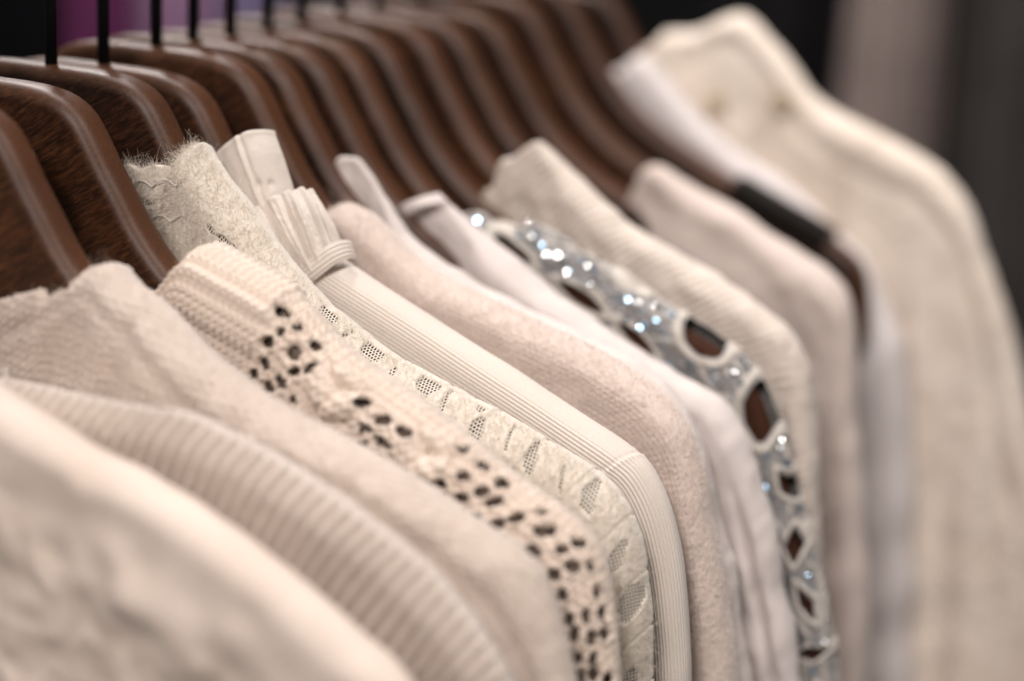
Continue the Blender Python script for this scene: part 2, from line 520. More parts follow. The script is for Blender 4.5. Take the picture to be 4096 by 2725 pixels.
for i, y in enumerate(HY):
    if i == 0:
        r = h0
    else:
        r = h0.copy(); COL.objects.link(r)
        for ch in (hb, hk):
            c = ch.copy(); COL.objects.link(c); c.parent = r
    r.location = Vector((HDX[i], y, HDZ[i])) * MM
    r.rotation_euler = (0, 0, math.radians([0, .5, 0, -.6, .4, -.4, .6, -.3, .4, -.8, .9, .2, -.6, .3, 0, 0][i]))
    tag(r, HLAB[i], 'hanger', GH)
    HANGERS.append(r)

# grip strip on the bare hanger, and the filled screw hole on the near one
top = catmull(HTOP); sel = top[(top[:, 0] > 138) & (top[:, 0] < 189)]
sel, _ = resample(sel, 1.5)
d = np.gradient(sel, axis=0); nn = np.stack([-d[:, 1], d[:, 0]], 1); nn /= np.linalg.norm(nn, axis=1)[:, None]
V = []
for p, q in zip(sel, nn):
    for (o_, y) in ((-6.5, -9.4), (1.2, -9.4), (3.0, -7.2), (3.0, 7.2), (1.2, 9.4), (-6.5, 9.4)):
        V.append((p[0] + q[0] * o_, y, p[1] + q[1] * o_))
n = len(sel)
F = [(j * 6 + i, j * 6 + (i + 1) % 6, (j + 1) * 6 + (i + 1) % 6, (j + 1) * 6 + i) for j in range(n - 1) for i in range(6)]
F += [(5, 4, 3, 2, 1, 0), tuple(range((n - 1) * 6, n * 6))]
mesh_obj('grip_strip', V, F, GRIP, HANGERS[13], smooth=False)
th = np.linspace(0, 2 * np.pi, 28, endpoint=False)
V = []; prof = [(3.3, 0.15), (3.0, -.35), (2.4, -.35), (2.1, .9), (0.01, 1.1)]
for r_, dy in prof:
    V += [(26.5 + r_ * math.cos(t), -7.75 + dy, -23 + r_ * math.sin(t)) for t in th]
F = [(j * 28 + i, j * 28 + (i + 1) % 28, (j + 1) * 28 + (i + 1) % 28, (j + 1) * 28 + i) for j in range(len(prof) - 1) for i in range(28)]
mesh_obj('screw_plug', V, F, WOOD, HANGERS[1], attrs={'wear': np.full(len(V), .5)})

# ------------------------------------------------------------------ garments
C0 = np.array([0.0, -430.0])


def garment(name, Y, edge, mat, T=10.0, neck_u=None, open_x=None, du=1.0, dv=0.6, vfine=55.0, back=14.0, inset=1.1,
            hfun=None, hole=None, attrs=None, neck_c=-60.0, tmod=None, label=None, cat=None, part='body', zstop=-300.0):
    """A garment hung on its hanger. `edge` is its real outline (mm, in the hanger's plane) from the neck
    over the shoulder and down the sleeve; the cloth is folded over that line, front and back."""
    root = empty(name, (0, Y, 0))
    tag(root, label, cat, 'cream and white garments on the rail')
    E = np.array(edge, float)
    last = E[-1]
    right = np.vstack([E, [last[0] + 10, -420], [last[0] + 14, -600]])
    fine_c = catmull(right)
    fine, s = resample(fine_c, du)
    keep = fine[:, 1] > zstop
    kmax = np.max(np.nonzero(keep)[0])
    tail = fine[kmax + 1::max(1, int(12 / du))]
    fine = fine[:kmax + 1]
    # plain left half and neck, coarse
    nx, nz = E[0]
    left = [(-250, -600), (-244, -300), (-236, -150), (-222, -117), (-190, -101), (-150, -84), (-110, -68), (-max(62, nx * .8), -48),
            (-max(40, nx * .6), (neck_c - 50) / 2), (-18, neck_c - 4)]
    left = catmull(left + ([(0, neck_c)] if nx > 14 else []) + [(nx, nz)], 8)[:-1]
    left, _ = resample(left, 5.0)
    # drop the inset only along closed ridge
    P = np.vstack([left[:-1], fine, tail])
    dP = np.gradient(P, axis=0); nrm = np.stack([-dP[:, 1], dP[:, 0]], 1)
    nrm /= np.linalg.norm(nrm, axis=1)[:, None] + 1e-9
    P = P - nrm * inset
    u = np.r_[0, np.cumsum(np.linalg.norm(np.diff(P, axis=0), axis=1))]
    u0 = u[len(left) - 1]; u = u - u0
    # direction into the cloth
    cz = np.minimum(C0[1], P[:, 1] - 70)
    r = np.stack([-P[:, 0], cz - P[:, 1]], 1)
    L = np.linalg.norm(r, axis=1); r /= L[:, None]
    Lmax = L * .92
    o = 1 - sstep((open_x or 60) - 4, (open_x or 60), P[:, 0]) if open_x != -999 else np.zeros(len(P))
    o = np.where(P[:, 0] < -70, 0, o)
    Ts = np.full(len(P), T) if tmod is None else T * tmod(u, P[:, 0], P[:, 1])

    def side(sign, vf):
        vr = np.arange(0, vf + 1e-6, dv if sign < 0 else max(dv, 1.2))
        nc = 14
        vs = np.broadcast_to(vr[None], (len(P), len(vr)))
        q = (np.arange(1, nc + 1) / nc) ** 1.6
        rest = vr[-1] + (np.maximum(Lmax, vr[-1] + 20) - vr[-1])[:, None] * q[None]
        v = np.hstack([vs, rest])
        Tq = Ts[:, None]
        sq = 0.9
        phi = np.minimum(v / Tq, np.pi / 2)
        dd = Tq * sq * (1 - np.cos(phi)) + np.maximum(0, v - Tq * np.pi / 2)
        yy = Tq * np.sin(phi)
        nd = np.cos(phi); ny = np.sin(phi)
        # open neck: the cloth edge turns inward in a small hem
        t0 = Tq
        dl = np.where(v < 5, 5 - v, np.where(v < 7, 0.0, v - 7))
        yl = np.where(v < 5, t0 - 1.8, np.where(v < 7, t0 - 1.8 + (v - 5) * .9, t0))
        dl = dl - np.where((v >= 4) & (v <= 8), .6 * np.cos((v - 6) / 2 * np.pi / 2) ** 2, 0)
        nyl = np.where(v < 5, -1.0, np.where(v < 7, v - 6, 1.0)); ndl = np.where((v >= 5) & (v < 7), .8, 0.0)
        ob = o[:, None]
        dd = dd * (1 - ob) + dl * ob; yy = yy * (1 - ob) + yl * ob
        nd = nd * (1 - ob) + ndl * ob; ny = ny * (1 - ob) + nyl * ob
        X = P[:, None, 0] + r[:, None, 0] * dd; Z = P[:, None, 1] + r[:, None, 1] * dd
        U = np.broadcast_to(u[:, None], v.shape); SV = v if sign < 0 else -v
        H = np.zeros_like(v)
        if hfun is not None:
            fade = sstep(0, 0.01, 1.0)
            H = hfun(U, SV, X, Z) * fade
        nX = -r[:, None, 0] * nd; nZ = -r[:, None, 1] * nd; nY = sign * ny
        V = np.stack([X + nX * H, sign * yy + nY * H, Z + nZ * H], -1)
        Bs = np.stack([X, sign * yy, Z], -1)
        Nn = np.stack([nX, nY * np.ones_like(nX), nZ], -1)
        Nn /= np.linalg.norm(Nn, axis=-1, keepdims=True) + 1e-9
        return V, Nn, U, SV, X, Z, len(vr), Bs

    Vf, Nf, Uf, SVf, Xf, Zf, nfine, Bf = side(-1, vfine)
    Vb, Nb, Ub, SVb, Xb, Zb, _, _ = side(1, back)
    ns = len(P)
    F1 = grid_faces(ns, Vf.shape[1]); F2 = grid_faces(ns, Vb.shape[1], ns * Vf.shape[1])[:, ::-1]
    if hole is not None:
        hm = hole(Uf, SVf, Xf, Zf).reshape(-1)
        F1 = F1[~(hm[F1].sum(1) >= 2)]
    FF = np.vstack([F1, F2])
    VV = np.vstack([Vf.reshape(-1, 3), Vb.reshape(-1, 3)])
    UV = np.vstack([np.stack([Uf, SVf], -1).reshape(-1, 2), np.stack([Ub, SVb], -1).reshape(-1, 2)])
    at = {}
    for k, fn in (attrs or {}).items():
        at[k] = np.concatenate([fn(Uf, SVf, Xf, Zf).reshape(-1), fn(Ub, SVb, Xb, Zb).reshape(-1)])
    b = mesh_obj(part, VV, FF, mat, root, uv=UV, attrs=at)
    root_info = dict(root=root, body=b, Vf=Vf, Nf=Nf, base=Bf, U=Uf, V=SVf, X=Xf, Z=Zf, nfine=nfine, Vb=Vb, Nb=Nb, Ub=Ub)
    return root_info


def fuzz(info, count, length, radius, mat, urange, vrange, name='fuzz', curl=.5, seed=3, extra=None, lie=.6, mask=None):
    """loose fibres standing off the cloth: one object of fine hair curves"""
    rg = np.random.default_rng(seed)
    Vf, Nf, U, Vv = info['Vf'], info['Nf'], info['U'], info['V']
    ok = (U > urange[0]) & (U < urange[1]) & (Vv > vrange[0]) & (Vv < vrange[1])
    if mask is not None: ok &= mask(U, Vv, info['X'], info['Z'])
    pos = Vf[ok]; nor = Nf[ok]
    if extra is not None:
        pos = np.vstack([pos, extra[0]]); nor = np.vstack([nor, extra[1]])
    idx = rg.integers(0, len(pos), count)
    p = pos[idx] + rg.normal(0, .3, (count, 3)); n = nor[idx]
    K = 5
    ln = length * rg.gamma(2.2, .45, count)
    d = n * (1 - lie * rg.random((count, 1))) + rg.normal(0, .55, (count, 3))
    d /= np.linalg.norm(d, axis=1)[:, None]
    bend = rg.normal(0, curl, (count, 3)); bend2 = rg.normal(0, curl, (count, 3))
    pts = np.zeros((count, K, 3))
    for k in range(K):
        t = k / (K - 1)
        pts[:, k] = p - n * .2 + (d * t + bend * t * t * .5 + bend2 * t ** 3 * .5) * ln[:, None]
    hc = bpy.data.hair_curves.new(name)
    hc.add_curves([K] * count)
    hc.points.foreach_set('position', (pts * MM).astype(np.float32).ravel())
    rad = np.tile(np.linspace(1, .35, K), count) * radius * MM
    ra = hc.attributes.get('radius') or hc.attributes.new('radius', 'FLOAT', 'POINT')
    ra.data.foreach_set('value', rad.astype(np.float32))
    hc.materials.append(mat)
    o = bpy.data.objects.new(name, hc); COL.objects.link(o); o.parent = info['root']
    o['kind'] = 'stuff'
    return o


def hole_shade(info, mat, off, vmax, umin=0):  # added dark sheet under the cloth, stands in for shade inside
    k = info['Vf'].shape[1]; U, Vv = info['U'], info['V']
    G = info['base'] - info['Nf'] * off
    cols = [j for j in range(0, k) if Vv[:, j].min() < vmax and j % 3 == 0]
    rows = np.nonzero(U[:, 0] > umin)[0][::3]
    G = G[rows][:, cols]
    return mesh_obj('hole_shade', G.reshape(-1, 3), grid_faces(len(rows), len(cols)), mat, info['root'])


def loft(name, lines, mat, parent, thick=1.2, n=60, m=None, disp=None, order_smooth=True):
    """a cloth piece through a few 3-D lines, with real thickness"""
    LN = []
    for l in lines:
        c = catmull(l, 16) if len(l) > 2 else np.array(l, float)
        d = np.r_[0, np.cumsum(np.linalg.norm(np.diff(c, axis=0), axis=1))]
        s = np.linspace(0, d[-1], n)
        LN.append(np.stack([np.interp(s, d, c[:, k]) for k in range(3)], 1))
    LN = np.array(LN)
    m = m or 40
    out = []
    for i in range(n):
        c = catmull(LN[:, i], 10) if len(LN) > 2 else LN[:, i]
        d = np.r_[0, np.cumsum(np.linalg.norm(np.diff(c, axis=0), axis=1))]
        s = np.linspace(0, d[-1], m)
        out.append(np.stack([np.interp(s, d, c[:, k]) for k in range(3)], 1))
    G = np.array(out)                                           # n x m x 3
    a = np.gradient(G, axis=0); b = np.gradient(G, axis=1)
    N = np.cross(a, b); N /= np.linalg.norm(N, axis=-1, keepdims=True) + 1e-9
    if N[..., 1].mean() > 0: N = -N                              # face the camera side (-y)
    ii, jj = np.meshgrid(np.linspace(0, 1, n), np.linspace(0, 1, m), indexing='ij')
    if disp is not None: G = G + N * disp(ii, jj)[..., None]
    e = np.minimum(np.minimum(ii, 1 - ii) * n, np.minimum(jj, 1 - jj) * m)
    th = thick / 2 * np.sqrt(np.clip(e / 2.0, 0.02, 1))
    A = (G + N * th[..., None]).reshape(-1, 3); B = (G - N * th[..., None]).reshape(-1, 3)
    F1 = grid_faces(n, m); F2 = grid_faces(n, m, n * m)[:, ::-1]
    rim = list(range(0, m)) + [i * m + m - 1 for i in range(1, n)] + [(n - 1) * m + j for j in range(m - 2, -1, -1)] + [i * m for i in range(n - 2, 0, -1)]
    rim = np.array(rim); nx = np.roll(rim, -1)
    F3 = np.stack([rim, nx, nx + n * m, rim + n * m], 1)
    uv = np.stack([ii.ravel() * 30, jj.ravel() * 30], 1)
    return mesh_obj(name, np.vstack([A, B]), np.vstack([F1, F2, F3]), mat, parent, uv=np.vstack([uv, uv]))


def knit(p, q, c, w):
    """V stitches: p along the wale (mm), q across it"""
    qq = q / w - np.floor(q / w) - .5
    aq = np.abs(qq)
    leg = np.sqrt(np.clip(1 - ((aq - .25) / .25) ** 2, 0, 1))
    ph = p / c + aq * 1.3
    return leg * (.62 + .38 * np.cos(2 * np.pi * ph))


# ---- cream blouse nearest to the lens
def h_front(u, v, x, z):
    big = 6.5 * fbm(x / 34 + 3, z / 30, 5, 3) * sstep(12, 40, v)
    ruff = 2.2 * np.abs(fbm(x / 11, z / 13, 9, 2)) * sstep(26, 50, v)
    fold = 1.2 * np.sin((x * .5 + z) / 9 + 2 * vnoise(x / 40, z / 40, 2)) * sstep(15, 40, v)
    return big - ruff + fold + .5 * vnoise(u / 9, v / 9, 4)


garment('cream_blouse', -130,
        [(-10, -66), (30, -60), (62, -63), (81, -70), (98, -76), (117, -82), (142, -89), (165, -98), (193, -112), (220, -130), (238, -160), (250, -220)],
        F_FRONT, T=9.5, open_x=40, du=1.5, dv=1.2, vfine=170, hfun=h_front, neck_c=-66, zstop=-330,
        label='crumpled cream blouse closest to the viewer, in front of the ribbed sweater', cat='blouse')

# ---- ribbed sweater
def h_rib(u, v, x, z):
    ribs = np.cos(2 * np.pi * (u + 1.2 * vnoise(u / 30, v / 25, 3)) / 4.5)
    return 2.8 * ribs * sstep(0, 4, v) + 1.2 * fbm(u / 38, v / 30, 21) + .25 * vnoise(u / 1.6, v / 1.6, 6)


g_rib = garment('ribbed_sweater', -104,
        [(-10, -88), (30, -82), (61, -77), (81, -77), (99, -77), (114, -76.5), (129, -76), (148, -80), (168, -86), (191, -96), (216, -110), (238, -136), (250, -200)],
        F_RIB, T=10, open_x=60, du=.7, dv=.8, vfine=70, hfun=h_rib, neck_c=-90,
        label='beige sweater in fine ribs between the crumpled blouse and the oatmeal sweater', cat='sweater')

# ---- oatmeal sweater with soft neckband
def h_grey(u, v, x, z):
    st = knit(v + .4 * u, u, 3.0, 3.4)
    band = sstep(8, 12, u) * (1 - sstep(50, 56, u))
    fold = -1.6 * np.exp(-((v - 17 - 2 * np.sin(u / 17)) / 3.0) ** 2) * sstep(30, 55, u)
    return 1.3 * st + fold + 1.7 * vnoise(u / 8 + 3, v / 50, 34) * sstep(4, 14, v) + 1.4 * fbm(u / 26, v / 16, 31) * sstep(2, 9, np.abs(v)) + .35 * vnoise(u / 1.3, v / 1.3, 8)


g_grey = garment('oatmeal_sweater', -76,
        [(8, -72), (27, -68), (37, -64), (51, -58), (63, -53.5), (70, -49.5), (77, -45.5), (83, -44.5), (90, -49.5), (100, -54.5), (120, -68.5),
         (142, -78.5), (176, -88.5), (206, -100.5), (229, -111.5), (243, -140), (252, -200)],
        F_GREY, T=10.5, open_x=66, du=.6, dv=.6, vfine=62, hfun=h_grey, neck_c=-74,
        label='fuzzy oatmeal sweater with plain rolled neck, in front of the openwork cable knit', cat='sweater')
fuzz(g_grey, 9000, 2.0, .045, F_GREY, (-20, 330), (-2, 40), seed=5)

# ---- openwork cable knit
HC = []                                        # hole centres (u, v, half length u, half width v)
def lattice(u0, u1, v0, v1, su, sv, a, b, seed, keep=.9):
    rg = np.random.default_rng(seed); k = 0
    v = v0
    while v <= v1:
        uu = u0 + (su / 2 if k % 2 else 0)
        while uu <= u1:
            if rg.random() < keep:
                HC.append((uu + rg.normal(0, .8), v + rg.normal(0, .7), .9 * a * rg.uniform(.65, 1.35), b * rg.uniform(.65, 1.3)))
            uu += su
        v += sv; k += 1


lattice(101, 121, 7, 36, 7.6, 5.8, 2.0, 2.1, 1, .9)
lattice(141, 157, 12, 33, 8.0, 6.2, 3.0, 1.7, 2, .9)
lattice(176, 256, 4, 46, 7.4, 6.2, 2.2, 2.1, 3, .93)
lattice(256, 330, 3, 46, 7.2, 6.8, 2.2, 2.5, 4, .93)
HC = np.array(HC)


def cable_r(u, v):
    best = np.full(u.shape, 9.0)
    for a, b, c, d_ in HC:
        m = (np.abs(u - a) < 8) & (np.abs(v - b) < 8)
        if m.any():
            rr = np.sqrt(((u[m] - a + (v[m] - b) * .35) / c) ** 2 + ((v[m] - b) / d_) ** 2)
            best[m] = np.minimum(best[m], rr)
    return best + .22 * vnoise(u / 1.4, v / 1.4, 44)


def h_cable(u, v, x, z):
    band = 1 - sstep(97, 104, u)
    body = sstep(99, 106, u)
    st1 = knit(u, v, 2.9, 3.0) * band
    uu = u + 1.5 * vnoise(u / 20, v / 20, 3)
    st2 = knit(v + .8 * vnoise(u / 9, v / 9, 2), uu, 3.3, 3.5) * body
    cord = 2.0 * np.exp(-((v - 11.5) / 1.3) ** 2) * band - 1.0 * (np.exp(-((v - 8.6) / .9) ** 2) + np.exp(-((v - 14.2) / .9) ** 2)) * band
    # braided cables crossing the shoulder
    br = 0
    for c, wd in ((131, 10.5), (166, 10)):
        win = sstep(wd, wd - 3, np.abs(u - c))
        lobe = np.abs(np.sin(np.pi * (v / 12.5 + .55 * np.abs(u - c) / 11.0 + c)))
        br = br + win * (5.2 * lobe ** .7 - 1.8 - 1.5 * np.exp(-((u - c - 1.5 * np.sin(v / 5)) / 1.0) ** 2))
    rr = cable_r(u, v)
    rim = 1.0 * np.exp(-((rr - 1.5) / .35) ** 2) - 1.6 * sstep(1.35, .95, rr)
    step = 2.6 * band * (1 - sstep(22, 27, v))
    return 1.9 * st1 + 2.4 * st2 + cord + br * body * sstep(4, 9, v) + rim + step + .9 * fbm(u / 30, v / 22, 41)


g_cable = garment('cable_knit_sweater', -40,
        [(40, -78), (60, -72), (72, -66), (78, -57), (83, -51), (88, -45), (94, -43), (106, -46.5), (122, -52), (132, -57), (143, -66.5), (155, -72.5), (177, -82.5),
         (204, -98), (226, -108.5), (237, -118), (243, -138), (247, -170), (252, -240)],
        F_CABLE, T=12, open_x=82, du=.45, dv=.45, vfine=64, hfun=h_cable, inset=3.8, hole=lambda u, v, x, z: cable_r(u, v) < 1.0, neck_c=-84, zstop=-260,
        label='cream openwork cable knit with holes and a thick folded neckband', cat='sweater')
hole_shade(g_cable, plain('dark_hole_shade', (0.17, 0.125, 0.10), .9, spec=.05), 3.2, 60, 50)  # added sheet: dim inside of the sweater as dark colour behind the holes
fuzz(g_cable, 5000, 1.6, .04, F_CABLE, (10, 330), (-3, 40), seed=8)

# ---- fuzzy lace blouse
WIN = [(82.6, -52.0, 7.2, 1.9, -38), (75.5, -46.5, 2.6, 1.0, -40), (116.5, -72.1, 3.4, 5.2, 20), (123.5, -77.5, 3.6, .7, 30), (135.2, -80.3, 4.8, 4.6, 0), (143.5, -86, 1.6, .9, -40), (156.7, -86.3, 4.7, 5.4, 0),
       (163.5, -93, .7, 3.0, 15), (176.0, -92.5, 3.2, 2.6, 0), (177.0, -99.5, 2.4, 4.0, 10), (187.3, -100, .55, 4.5, 12), (196.5, -105.7, 2.0, 4.8, 10),
       (207.9, -110.1, .55, 4.2, 12), (217.7, -114.5, 2.4, 5.0, 12), (228.8, -132.4, 2.0, 5.0, -8), (233.8, -147.5, 2.6, 6.5, -6), (236, -176, 2.2, 7, -4), (229, -160, 2, 6, 0), (148, -76, .5, 2.5, 20)]


def net(u, v, x, z):
    out = np.zeros(u.shape)
    wob = .16 * vnoise(x / 1.5, z / 1.5, 3)
    for cx, cz, a, b, rot in WIN:
        c, s = math.cos(math.radians(rot)), math.sin(math.radians(rot))
        X = (x - cx) * c + (z - cz) * s; Z = -(x - cx) * s + (z - cz) * c
        rr = np.sqrt((X / a) ** 2 + (Z / b) ** 2) + wob
        out = np.maximum(out, 1 - sstep(.88, 1.02, rr))
    # scalloped slit below the neckband
    sl = np.abs(z - (-42.5 + 1.6 * np.abs(np.sin(x / 3.2)) + (x - 40) * .12)) / 1.1
    out = np.maximum(out, (1 - sstep(.7, 1, sl)) * sstep(31, 35, x) * (1 - sstep(50, 56, x)))
    return out * (v > 0)


def h_lace(u, v, x, z):
    nt_ = net(u, v, x, z)
    pet = .8 * np.abs(np.sin(u / 9.5)) ** .6 * sstep(75, 95, u)
    return (.22 * fbm(u / 1.1, v / 1.1, 51, 2) + .45 * fbm(u / 12, v / 12, 52) + pet) * (1 - .85 * nt_) - .7 * nt_ \
        - .9 * np.exp(-((u % 19 - 9.5) / .5) ** 2) * sstep(150, 165, u)


g_lace = garment('fuzzy_lace_blouse', 0,
        [(-6, -46), (5, -43.5), (13, -40.5), (20, -36.5), (27, -36), (33, -31.5), (38, -30.5), (41, -28.5), (46, -29.5), (51, -27.5), (56, -26.5), (59, -21.5), (63, -19.5), (66.5, -24), (76, -34), (85, -43), (104, -61.5),
         (135, -80.5), (180, -95.5), (219, -111), (228, -120), (235.5, -140), (240, -176), (246, -240)],
        LACE, T=11.5, open_x=57, du=.5, dv=.5, vfine=58, hfun=h_lace, attrs={'net': net}, neck_c=-50, zstop=-260, inset=.6,
        label='fuzzy cream lace blouse with net windows and scalloped neck, beside the ribbed ecru blouse', cat='blouse')
hole_shade(g_lace, plain('charcoal_hole_shade', (0.02, 0.021, 0.025), .9, spec=.05), 2.6, 56, 70)  # added charcoal sheet, shade behind the net put in as colour
nm = lambda u, v, x, z: net(u, v, x, z) < .3
fuzz(g_lace, 22000, 1.1, .06, LACE, (0, 330), (-1, 40), name='nap', seed=12, curl=.7, lie=.9, mask=nm)
fuzz(g_lace, 30000, 2.0, .05, LACE, (0, 330), (-1, 40), seed=2, curl=.8, lie=.9, mask=nm)
rowi = 12
msk = (g_lace['U'][:, rowi] > -2) & (g_lace['U'][:, rowi] < 78)
ep = g_lace['Vf'][msk, rowi]; en = np.tile([0.1, -.35, 1.0], (len(ep), 1))
fuzz(g_lace, 10, 3.6, .04, LACE, (0, 70), (5, 8), name='neck_fuzz', seed=9, curl=.5, lie=.2)
bpy.data.objects.remove(bpy.data.objects['neck_fuzz'])
nf = dict(g_lace); nf['Vf'] = ep[:, None]; nf['Nf'] = en[:, None]; nf['U'] = np.ones((len(ep), 1)); nf['V'] = np.ones((len(ep), 1))
nf['X'] = ep[:, None, 0]; nf['Z'] = ep[:, None, 2]
fuzz(nf, 380, 2.3, .042, LACE, (0, 2), (0, 2), name='neck_fuzz', seed=9, curl=.5, lie=.2)


def scallop(z0, x0, x1, sl, name):
    xs = np.linspace(x0, x1, 260)
    zs = z0 + sl * (xs - 40) + 2.4 * np.abs(np.sin(xs / 3.1 + z0)) - 1.2
    V, F = tube(np.stack([xs, np.full_like(xs, -11.5 - .9), zs], 1), .32, 8)
    return mesh_obj(name, V, F, F_WHITE, g_lace['root'])


scallop(-35.5, 8, 62, .16, 'scallop_cord')
scallop(-47.5, 20, 64, .14, 'scallop_cord')

# ---- ribbed ecru blouse (fine cord), stand collar with buttonholes, gathered ruffle
def h_cord(u, v, x, z):
    seam_u = 183.0 - (v - 10) * .25
    w = sstep(6.5, 9, v)
    p = np.where(u > seam_u, v + .35 * (u - seam_u) * 0, v)
    cord = np.cos(2 * np.pi * (p + .2 * vnoise(u / 25, v / 18, 5)) / 1.42)
    sleeve = sstep(0, 1, u - seam_u)
    cord2 = np.cos(2 * np.pi * v / 1.42)
    seam = -.55 * np.exp(-((u - seam_u) / .5) ** 2) + .35 * np.exp(-((u - seam_u - 1.4) / .7) ** 2)
    fine = .06 * np.cos(2 * np.pi * u / .9) * np.cos(2 * np.pi * v / .9)
    return .27 * cord * np.clip(w + sleeve * sstep(-1, 3, v), 0, 1) + seam + .7 * fbm(u / 45, v / 20, 61) + fine \
        + 2.0 * vnoise(u / 24, v / 90, 66) * sstep(235, 290, u)


g_cord = garment('ribbed_ecru_blouse', 30,
        [(50, -84), (70, -72), (88, -62), (96, -57), (102, -60), (131, -72), (157, -83), (190, -97), (215, -108), (222.5, -112.5), (230, -123), (236, -139), (241, -162), (246, -200), (250, -250)],
        F_CORD, T=9.5, open_x=90, du=.7, dv=.24, vfine=52, hfun=h_cord, neck_c=-92, zstop=-270,
        label='ecru blouse in fine horizontal cord with buttonhole tab collar and gathered ruffle', cat='blouse')
RC = g_cord['root']
# stand collar: plain under layer, then the tab that folds over it
loft('collar_stand', [[(45, -4, -42), (49, -5.5, -30.5), (56, -2, -26)], [(58, -8, -49), (60, -8.5, -37), (64, -4, -27)], [(72, -10, -60), (73, -10, -48), (74, -6, -36)]],
     F_CORD, RC, thick=1.6, disp=lambda a, b: .3 * fbm(a * 4, b * 5, 3))


def tabdisp(a, b):
    hole_ = 0
    for (x0, y0) in ((.50, .62), (.66, .70)):
        hole_ = hole_ - 1.3 * np.exp(-(((a - x0) / .045) ** 2 + ((b - y0) / .05) ** 2))
    ridge = .5 * np.exp(-((a - .42) / .03) ** 2) - .5 * np.exp(-((a - .48) / .03) ** 2)
    return hole_ + ridge + .35 * fbm(a * 5, b * 6, 8) + .5 * np.exp(-((b - .04) / .04) ** 2)


loft('collar_tab', [[(56.5, -8.5, -30), (56, -9.5, -26), (58, -4, -23.5)], [(62, -9, -25), (62, -10, -21.5), (63, -4, -19)], [(69.5, -9, -21.5), (69.5, -9.5, -18.5), (69.5, -3, -17.4)],
                    [(75.5, -9, -22), (74.5, -7, -19), (73, -2, -18)]] if False else
     [[(56, -9, -27), (61, -9.5, -22.5), (67, -8.5, -18.5), (71, -4.5, -17.8), (73, 0, -18.6)],
      [(62, -11, -37), (66, -11.5, -31), (71, -10.5, -26), (75, -6, -24), (77, -1, -25)],
      [(74, -11, -58), (77, -11.5, -52), (80, -10.5, -46), (83, -6, -42.5), (85, -1, -44)]],
     F_CORD, RC, thick=1.8, n=80, m=80, disp=tabdisp)


def gather(a, b):
    w = a * 6.2 + .35 * vnoise(a * 3, b * 2.2, 4) + .18 * b
    g = np.sin(2 * np.pi * w) + .45 * np.sin(2 * np.pi * (w * 2.3 + .3 * b) + 1)
    return 1.35 * g * (.45 + .55 * np.sin(np.pi * np.clip(b * .9, 0, 1))) + .6 * vnoise(a * 14, b * 3, 7) + .2 * vnoise(a * 40, b * 20, 5)


loft('gathered_ruffle', [[(64, -11, -51), (72, -12, -45.5), (81, -11.5, -39), (87, -6, -36.5), (89, 0, -38)],
                         [(72, -13.5, -58), (80, -14, -52), (88, -13, -46), (94, -8, -43), (95, -1, -45)],
                         [(80, -13, -66), (87, -13.5, -60.5), (94, -12.5, -54.5), (98.5, -8, -51), (100, -1, -53)],
                         [(86, -11.5, -74), (92, -11.5, -68), (99, -10.5, -62), (103, -7, -58), (104, -1, -60)]],
     F_CORD, RC, thick=1.4, n=120, m=80, disp=gather)
loft('collar_loop', [[(86, -11.5, -67), (95, -11.5, -60), (102, -9, -54), (104, -4, -53), (105, 1, -54)],
                     [(88.5, -12.2, -69.5), (97, -12, -63), (104, -9.5, -57), (106, -5, -56), (107, 0, -57)],
                     [(91.5, -11.5, -71), (99, -11.5, -66), (105.5, -9, -60), (107.5, -5, -59), (108, 0, -60)]],
     F_CORD, RC, thick=2.0, n=60, m=30, disp=lambda a, b: .25 * np.cos(b * 2 * np.pi * 5) + .2 * fbm(a * 5, b * 3, 5))
# neck support of the collar so the ruffle joins the shoulder
# ---- blush knit
def h_blush(u, v, x, z):
    m = sstep(7, 15, v) * sstep(85, 115, u) * (1 - sstep(275, 300, u)) * (.6 + .5 * vnoise(u / 5, v / 5, 75))
    k = np.floor(v / 2.0)
    uu = u + (k % 2) * 1.25 + .7 * vnoise(u / 3, v / 3, 3)
    dots = np.exp(-(((uu % 2.5) - 1.25) / .5) ** 2 - (((v % 2.0) - 1.0) / .45) ** 2)
    return -.95 * dots * m + .25 * fbm(u / 1.5, v / 1.5, 71) + 1.5 * fbm(u / 24, v / 18, 72)


g_blush = garment('blush_knit_sweater', 62,
        [(30, -84), (58, -70), (72, -56), (78, -51), (85, -47), (91, -48), (98, -51), (110, -59), (122, -67.5), (144, -74), (166, -80), (192, -87.5), (213, -97), (225, -108), (232, -123), (237, -142), (245, -173), (251, -205), (256, -250)],
        F_BLUSH, T=10, open_x=78, du=.5, dv=.4, vfine=48, hfun=h_blush, neck_c=-92, zstop=-270,
        label='blush pink sweater with pinhole knit, behind the ribbed ecru blouse', cat='sweater')
fuzz(g_blush, 26000, 1.5, .045, F_BLUSH, (0, 330), (-3, 36), seed=6)

# ---- two white shirts
def h_w1(u, v, x, z):
    return 1.3 * fbm(u / 30, v / 14, 81) + .8 * fbm(u / 9, v / 16, 83, 2) - .9 * np.exp(-((v - 13) / 1.6) ** 2) * sstep(60, 90, u) + 1.5 * vnoise(u / 22, v / 90, 85) * sstep(225, 280, u) + .2 * vnoise(u / 4, v / 4, 3)


